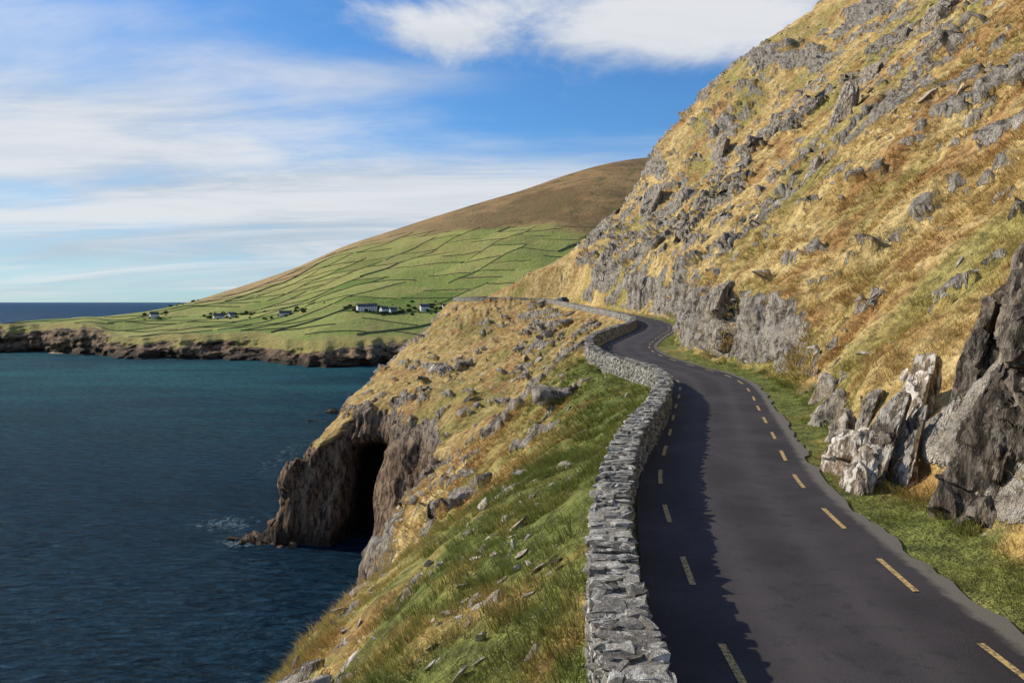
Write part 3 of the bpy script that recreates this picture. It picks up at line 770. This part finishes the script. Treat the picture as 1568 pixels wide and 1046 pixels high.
# ------------------------------------------------------------------ car on the bend
def car():
    e=bpy.data.objects.new('parked_car',None);scene.collection.objects.link(e)
    x,y=12.4,197.5
    e.location=(x,y,4.15);e.rotation_euler=(0,0,math.radians(110))
    prof=[(-2.1,.35),(-2.15,.75),(-1.95,.95),(-1.5,1.0),(-1.0,1.42),(.5,1.45),(1.15,1.0),(1.95,.85),(2.15,.6),(2.1,.35)]
    n=len(prof);V=[];
    for yy,k in ((-.85,1),(.85,1)):
        for (a,b_) in prof: V.append((a,yy*(.82 if b_>1.1 else 1),b_))
    F=[np.array([(i,(i+1)%n,(i+1)%n+n,i+n) for i in range(n)]),np.array([list(range(n))[::-1]]),np.array([list(range(n,2*n))])]
    mk('body',np.array(V),F,simple('dark_car_paint',(.03,.035,.045),.3,.5),False,None,e)
    mb=simple('car_tyre',(.02,.02,.02),.9)
    for wx in (-1.35,1.35):
        for wy in (-.82,.82):
            a=np.linspace(0,2*math.pi,20,endpoint=False);c=np.stack([wx+np.cos(a)*.33,0*a,.33+np.sin(a)*.33],1)
            A=c.copy();A[:,1]=wy-.1;B=c.copy();B[:,1]=wy+.1;i=np.arange(20);j=(i+1)%20
            mk('wheel',np.vstack([A,B]),[np.stack([i,j,j+20,i+20],1),i[None,::-1],i[None,:]+20],mb,False,None,e)
    mg=simple('car_glass',(.10,.13,.16),.1,.6)
    for s in (-1,1):
        v=np.array([(-1.35,s*.845,1.0),(.95,s*.845,1.0),(.45,s*.72,1.38),(-.95,s*.72,1.38)]);v[:,1]+=s*.012
        mk('side_window',v,np.array([(0,1,2,3)]),mg,False,None,e)
car()
# ------------------------------------------------------------------ sea
def sea_material():
    m,t,b,pos=newmat('sea_water')
    sp=N(t,'ShaderNodeSeparateXYZ',{0:pos})
    n1=noise(t,mp(t,pos,(.004,.012,1),(0,0,.3)),1,4,.6);n6=noise(t,mp(t,pos,(.012,.03,1),(0,0,.5)),1,4,.65)
    d=sstep(t,sp.outputs[1],140,560)
    c=mix(t,d,(.0045,.023,.048),(.015,.098,.122))
    d2=sstep(t,sp.outputs[1],650,1300)
    c=mix(t,d2,c,(.009,.042,.112))
    c=mix(t,M(t,'MULTIPLY',sstep(t,n1,.38,.62),.6),c,(.006,.032,.066))
    c=mix(t,1.0,c,mix(t,sstep(t,n6,.35,.65),(.78,.80,.82),(1.25,1.22,1.18)),'MULTIPLY')
    def near(x,y,rx,ry):
        a=M(t,'DIVIDE',M(t,'SUBTRACT',sp.outputs[0],x),rx);b_=M(t,'DIVIDE',M(t,'SUBTRACT',sp.outputs[1],y),ry)
        return M(t,'EXPONENT',M(t,'MULTIPLY',M(t,'ADD',M(t,'MULTIPLY',a,a),M(t,'MULTIPLY',b_,b_)),-1))
    fm=M(t,'ADD',near(-57,161,7,7),M(t,'ADD',near(-50,148,5,4),M(t,'MULTIPLY',near(-66,235,6,40),.6)))
    fn=noise(t,mp(t,pos,(.5,.25,1),(0,0,.4)),1.2,6,.75,1.0)
    ff=sstep(t,M(t,'ADD',M(t,'MULTIPLY',fm,.26),fn),.66,.86)
    ff=M(t,'MULTIPLY',ff,sstep(t,fm,.05,.4))
    w1=noise(t,mp(t,pos,(.40,1.1,1),(0,0,.5)),.7,5,.7,.3);w2=noise(t,mp(t,pos,(.09,.22,1),(0,0,.4)),1,3,.6)
    c=mix(t,1.0,c,mix(t,sstep(t,w1,.38,.62),(.55,.55,.55),(1.5,1.5,1.5)),'MULTIPLY')
    c=mix(t,M(t,'MULTIPLY',ff,.5),c,(.34,.50,.56))
    bn=N(t,'ShaderNodeBump',{'Height':M(t,'ADD',w1,M(t,'MULTIPLY',w2,2.0)),'Strength':1.0,'Distance':2.2}).outputs[0]
    df=N(t,'ShaderNodeBsdfDiffuse',{'Color':c,'Normal':bn})
    gl=N(t,'ShaderNodeBsdfGlossy',{'Color':(.70,.90,1,1),'Roughness':.18,'Normal':bn})
    fr=N(t,'ShaderNodeFresnel',{'IOR':1.33,'Normal':bn}).outputs[0]
    ms=N(t,'ShaderNodeMixShader',{0:M(t,'MULTIPLY',fr,.34),1:df.outputs[0],2:gl.outputs[0]})
    t.links.new(ms.outputs[0],t.nodes['Material Output'].inputs['Surface'])
    return m
S=45000
xs=np.array([-S,-2000,-400,0,400,2000,S],float);yy=np.array([-S,-300,0,150,400,1000,3000,S],float)
gx,gy=np.meshgrid(xs,yy)
mk('sea',np.stack([gx,gy,np.full_like(gx,SEA)],-1).reshape(-1,3),gridfaces(len(yy),len(xs)),sea_material())
# ------------------------------------------------------------------ world
el=math.radians(30);az=math.radians(-66)
w=bpy.data.worlds.new('World');scene.world=w;w.use_nodes=True;t=w.node_tree
bg=t.nodes['Background'];bg.inputs[1].default_value=.10
sky=N(t,'ShaderNodeTexSky',sky_type='NISHITA',sun_disc=False,sun_elevation=el,sun_rotation=az,altitude=50,air_density=1.0,dust_density=.3,ozone_density=2.0)
tc_=N(t,'ShaderNodeTexCoord').outputs['Generated']
s3=N(t,'ShaderNodeSeparateXYZ',{0:tc_});x,y,z=s3.outputs
zz=M(t,'ADD',M(t,'MAXIMUM',z,0),.13)
pv=N(t,'ShaderNodeCombineXYZ',{0:M(t,'DIVIDE',x,zz),1:M(t,'DIVIDE',y,zz),2:0}).outputs[0]
na=noise(t,mp(t,pv,(.55,1.0,1),(0,0,-.5)),.9,6,.58,.5)
nb=noise(t,mp(t,pv,(.35,1.3,1),(0,0,-.9),(3,1,0)),1.2,6,.62,.9)
nd=N(t,'ShaderNodeVectorMath',{0:tc_,1:(1,1,2.2)},operation='MULTIPLY').outputs[0]
ncu=noise(t,nd,5.0,7,.64,.3)
def G(cx,cz,rx,rz,a):
    p=M(t,'DIVIDE',M(t,'SUBTRACT',x,cx),rx);q=M(t,'DIVIDE',M(t,'SUBTRACT',z,cz),rz)
    return M(t,'MULTIPLY',M(t,'EXPONENT',M(t,'MULTIPLY',M(t,'ADD',M(t,'MULTIPLY',p,p),M(t,'MULTIPLY',q,q)),-1)),a)
def addall(L):
    r=L[0]
    for q in L[1:]: r=M(t,'ADD',r,q)
    return r
bias=addall([G(-.46,.18,.30,.13,.28),G(0.0,.12,.30,.05,.26),G(-.35,.06,.4,.04,.10),G(.08,.225,.26,.045,-.18),G(-.24,.36,.2,.05,-.14),G(-.16,.265,.16,.022,.12)])
cir=M(t,'ADD',M(t,'ADD',M(t,'MULTIPLY',na,.6),M(t,'MULTIPLY',nb,.4)),bias)
dc=M(t,'MULTIPLY',sstep(t,cir,.40,.80),.93)
cb=addall([G(.15,.335,.18,.046,.38),G(-.09,.320,.09,.032,.34),G(.3,.33,.12,.05,.25),G(.22,.285,.12,.03,.14)])
cu=M(t,'MULTIPLY',sstep(t,M(t,'ADD',M(t,'MULTIPLY',ncu,.95),cb),.56,.94),.92)
den=M(t,'MAXIMUM',dc,cu)
skyc=mix(t,1.0,sky.outputs[0],(.52,.94,1.36),'MULTIPLY')
haze=M(t,'MULTIPLY',M(t,'SUBTRACT',1.0,sstep(t,z,0.0,.14)),.45)
skyc=mix(t,haze,skyc,(4.2,5.4,6.7))
cc=mix(t,sstep(t,M(t,'ADD',nb,M(t,'MULTIPLY',z,.4)),.35,.7),(4.9,5.6,6.4),(7.8,7.9,8.1))
cc=mix(t,M(t,'MULTIPLY',cu,.6),cc,(8.4,8.4,8.5))
t.links.new(mix(t,den,skyc,cc),bg.inputs[0])
# ------------------------------------------------------------------ sun
ld=bpy.data.lights.new('sun','SUN');ld.energy=5.0;ld.angle=math.radians(.6);ld.color=(1,.88,.70)
lo=bpy.data.objects.new('sun',ld);scene.collection.objects.link(lo)
sd=Vector((math.sin(az)*math.cos(el),math.cos(az)*math.cos(el),math.sin(el)))
lo.rotation_euler=sd.to_track_quat('Z','Y').to_euler()
# ------------------------------------------------------------------ camera
cd=bpy.data.cameras.new('camera');cam=bpy.data.objects.new('camera',cd);scene.collection.objects.link(cam)
cam.location=(0,0,4.5);cam.rotation_euler=(math.radians(90),0,0)
cd.sensor_width=36;cd.lens=28.26;cd.shift_y=-61/1568;cd.clip_start=.1;cd.clip_end=80000
scene.camera=cam
scene.view_settings.view_transform='Standard';scene.view_settings.look='None';scene.view_settings.exposure=0
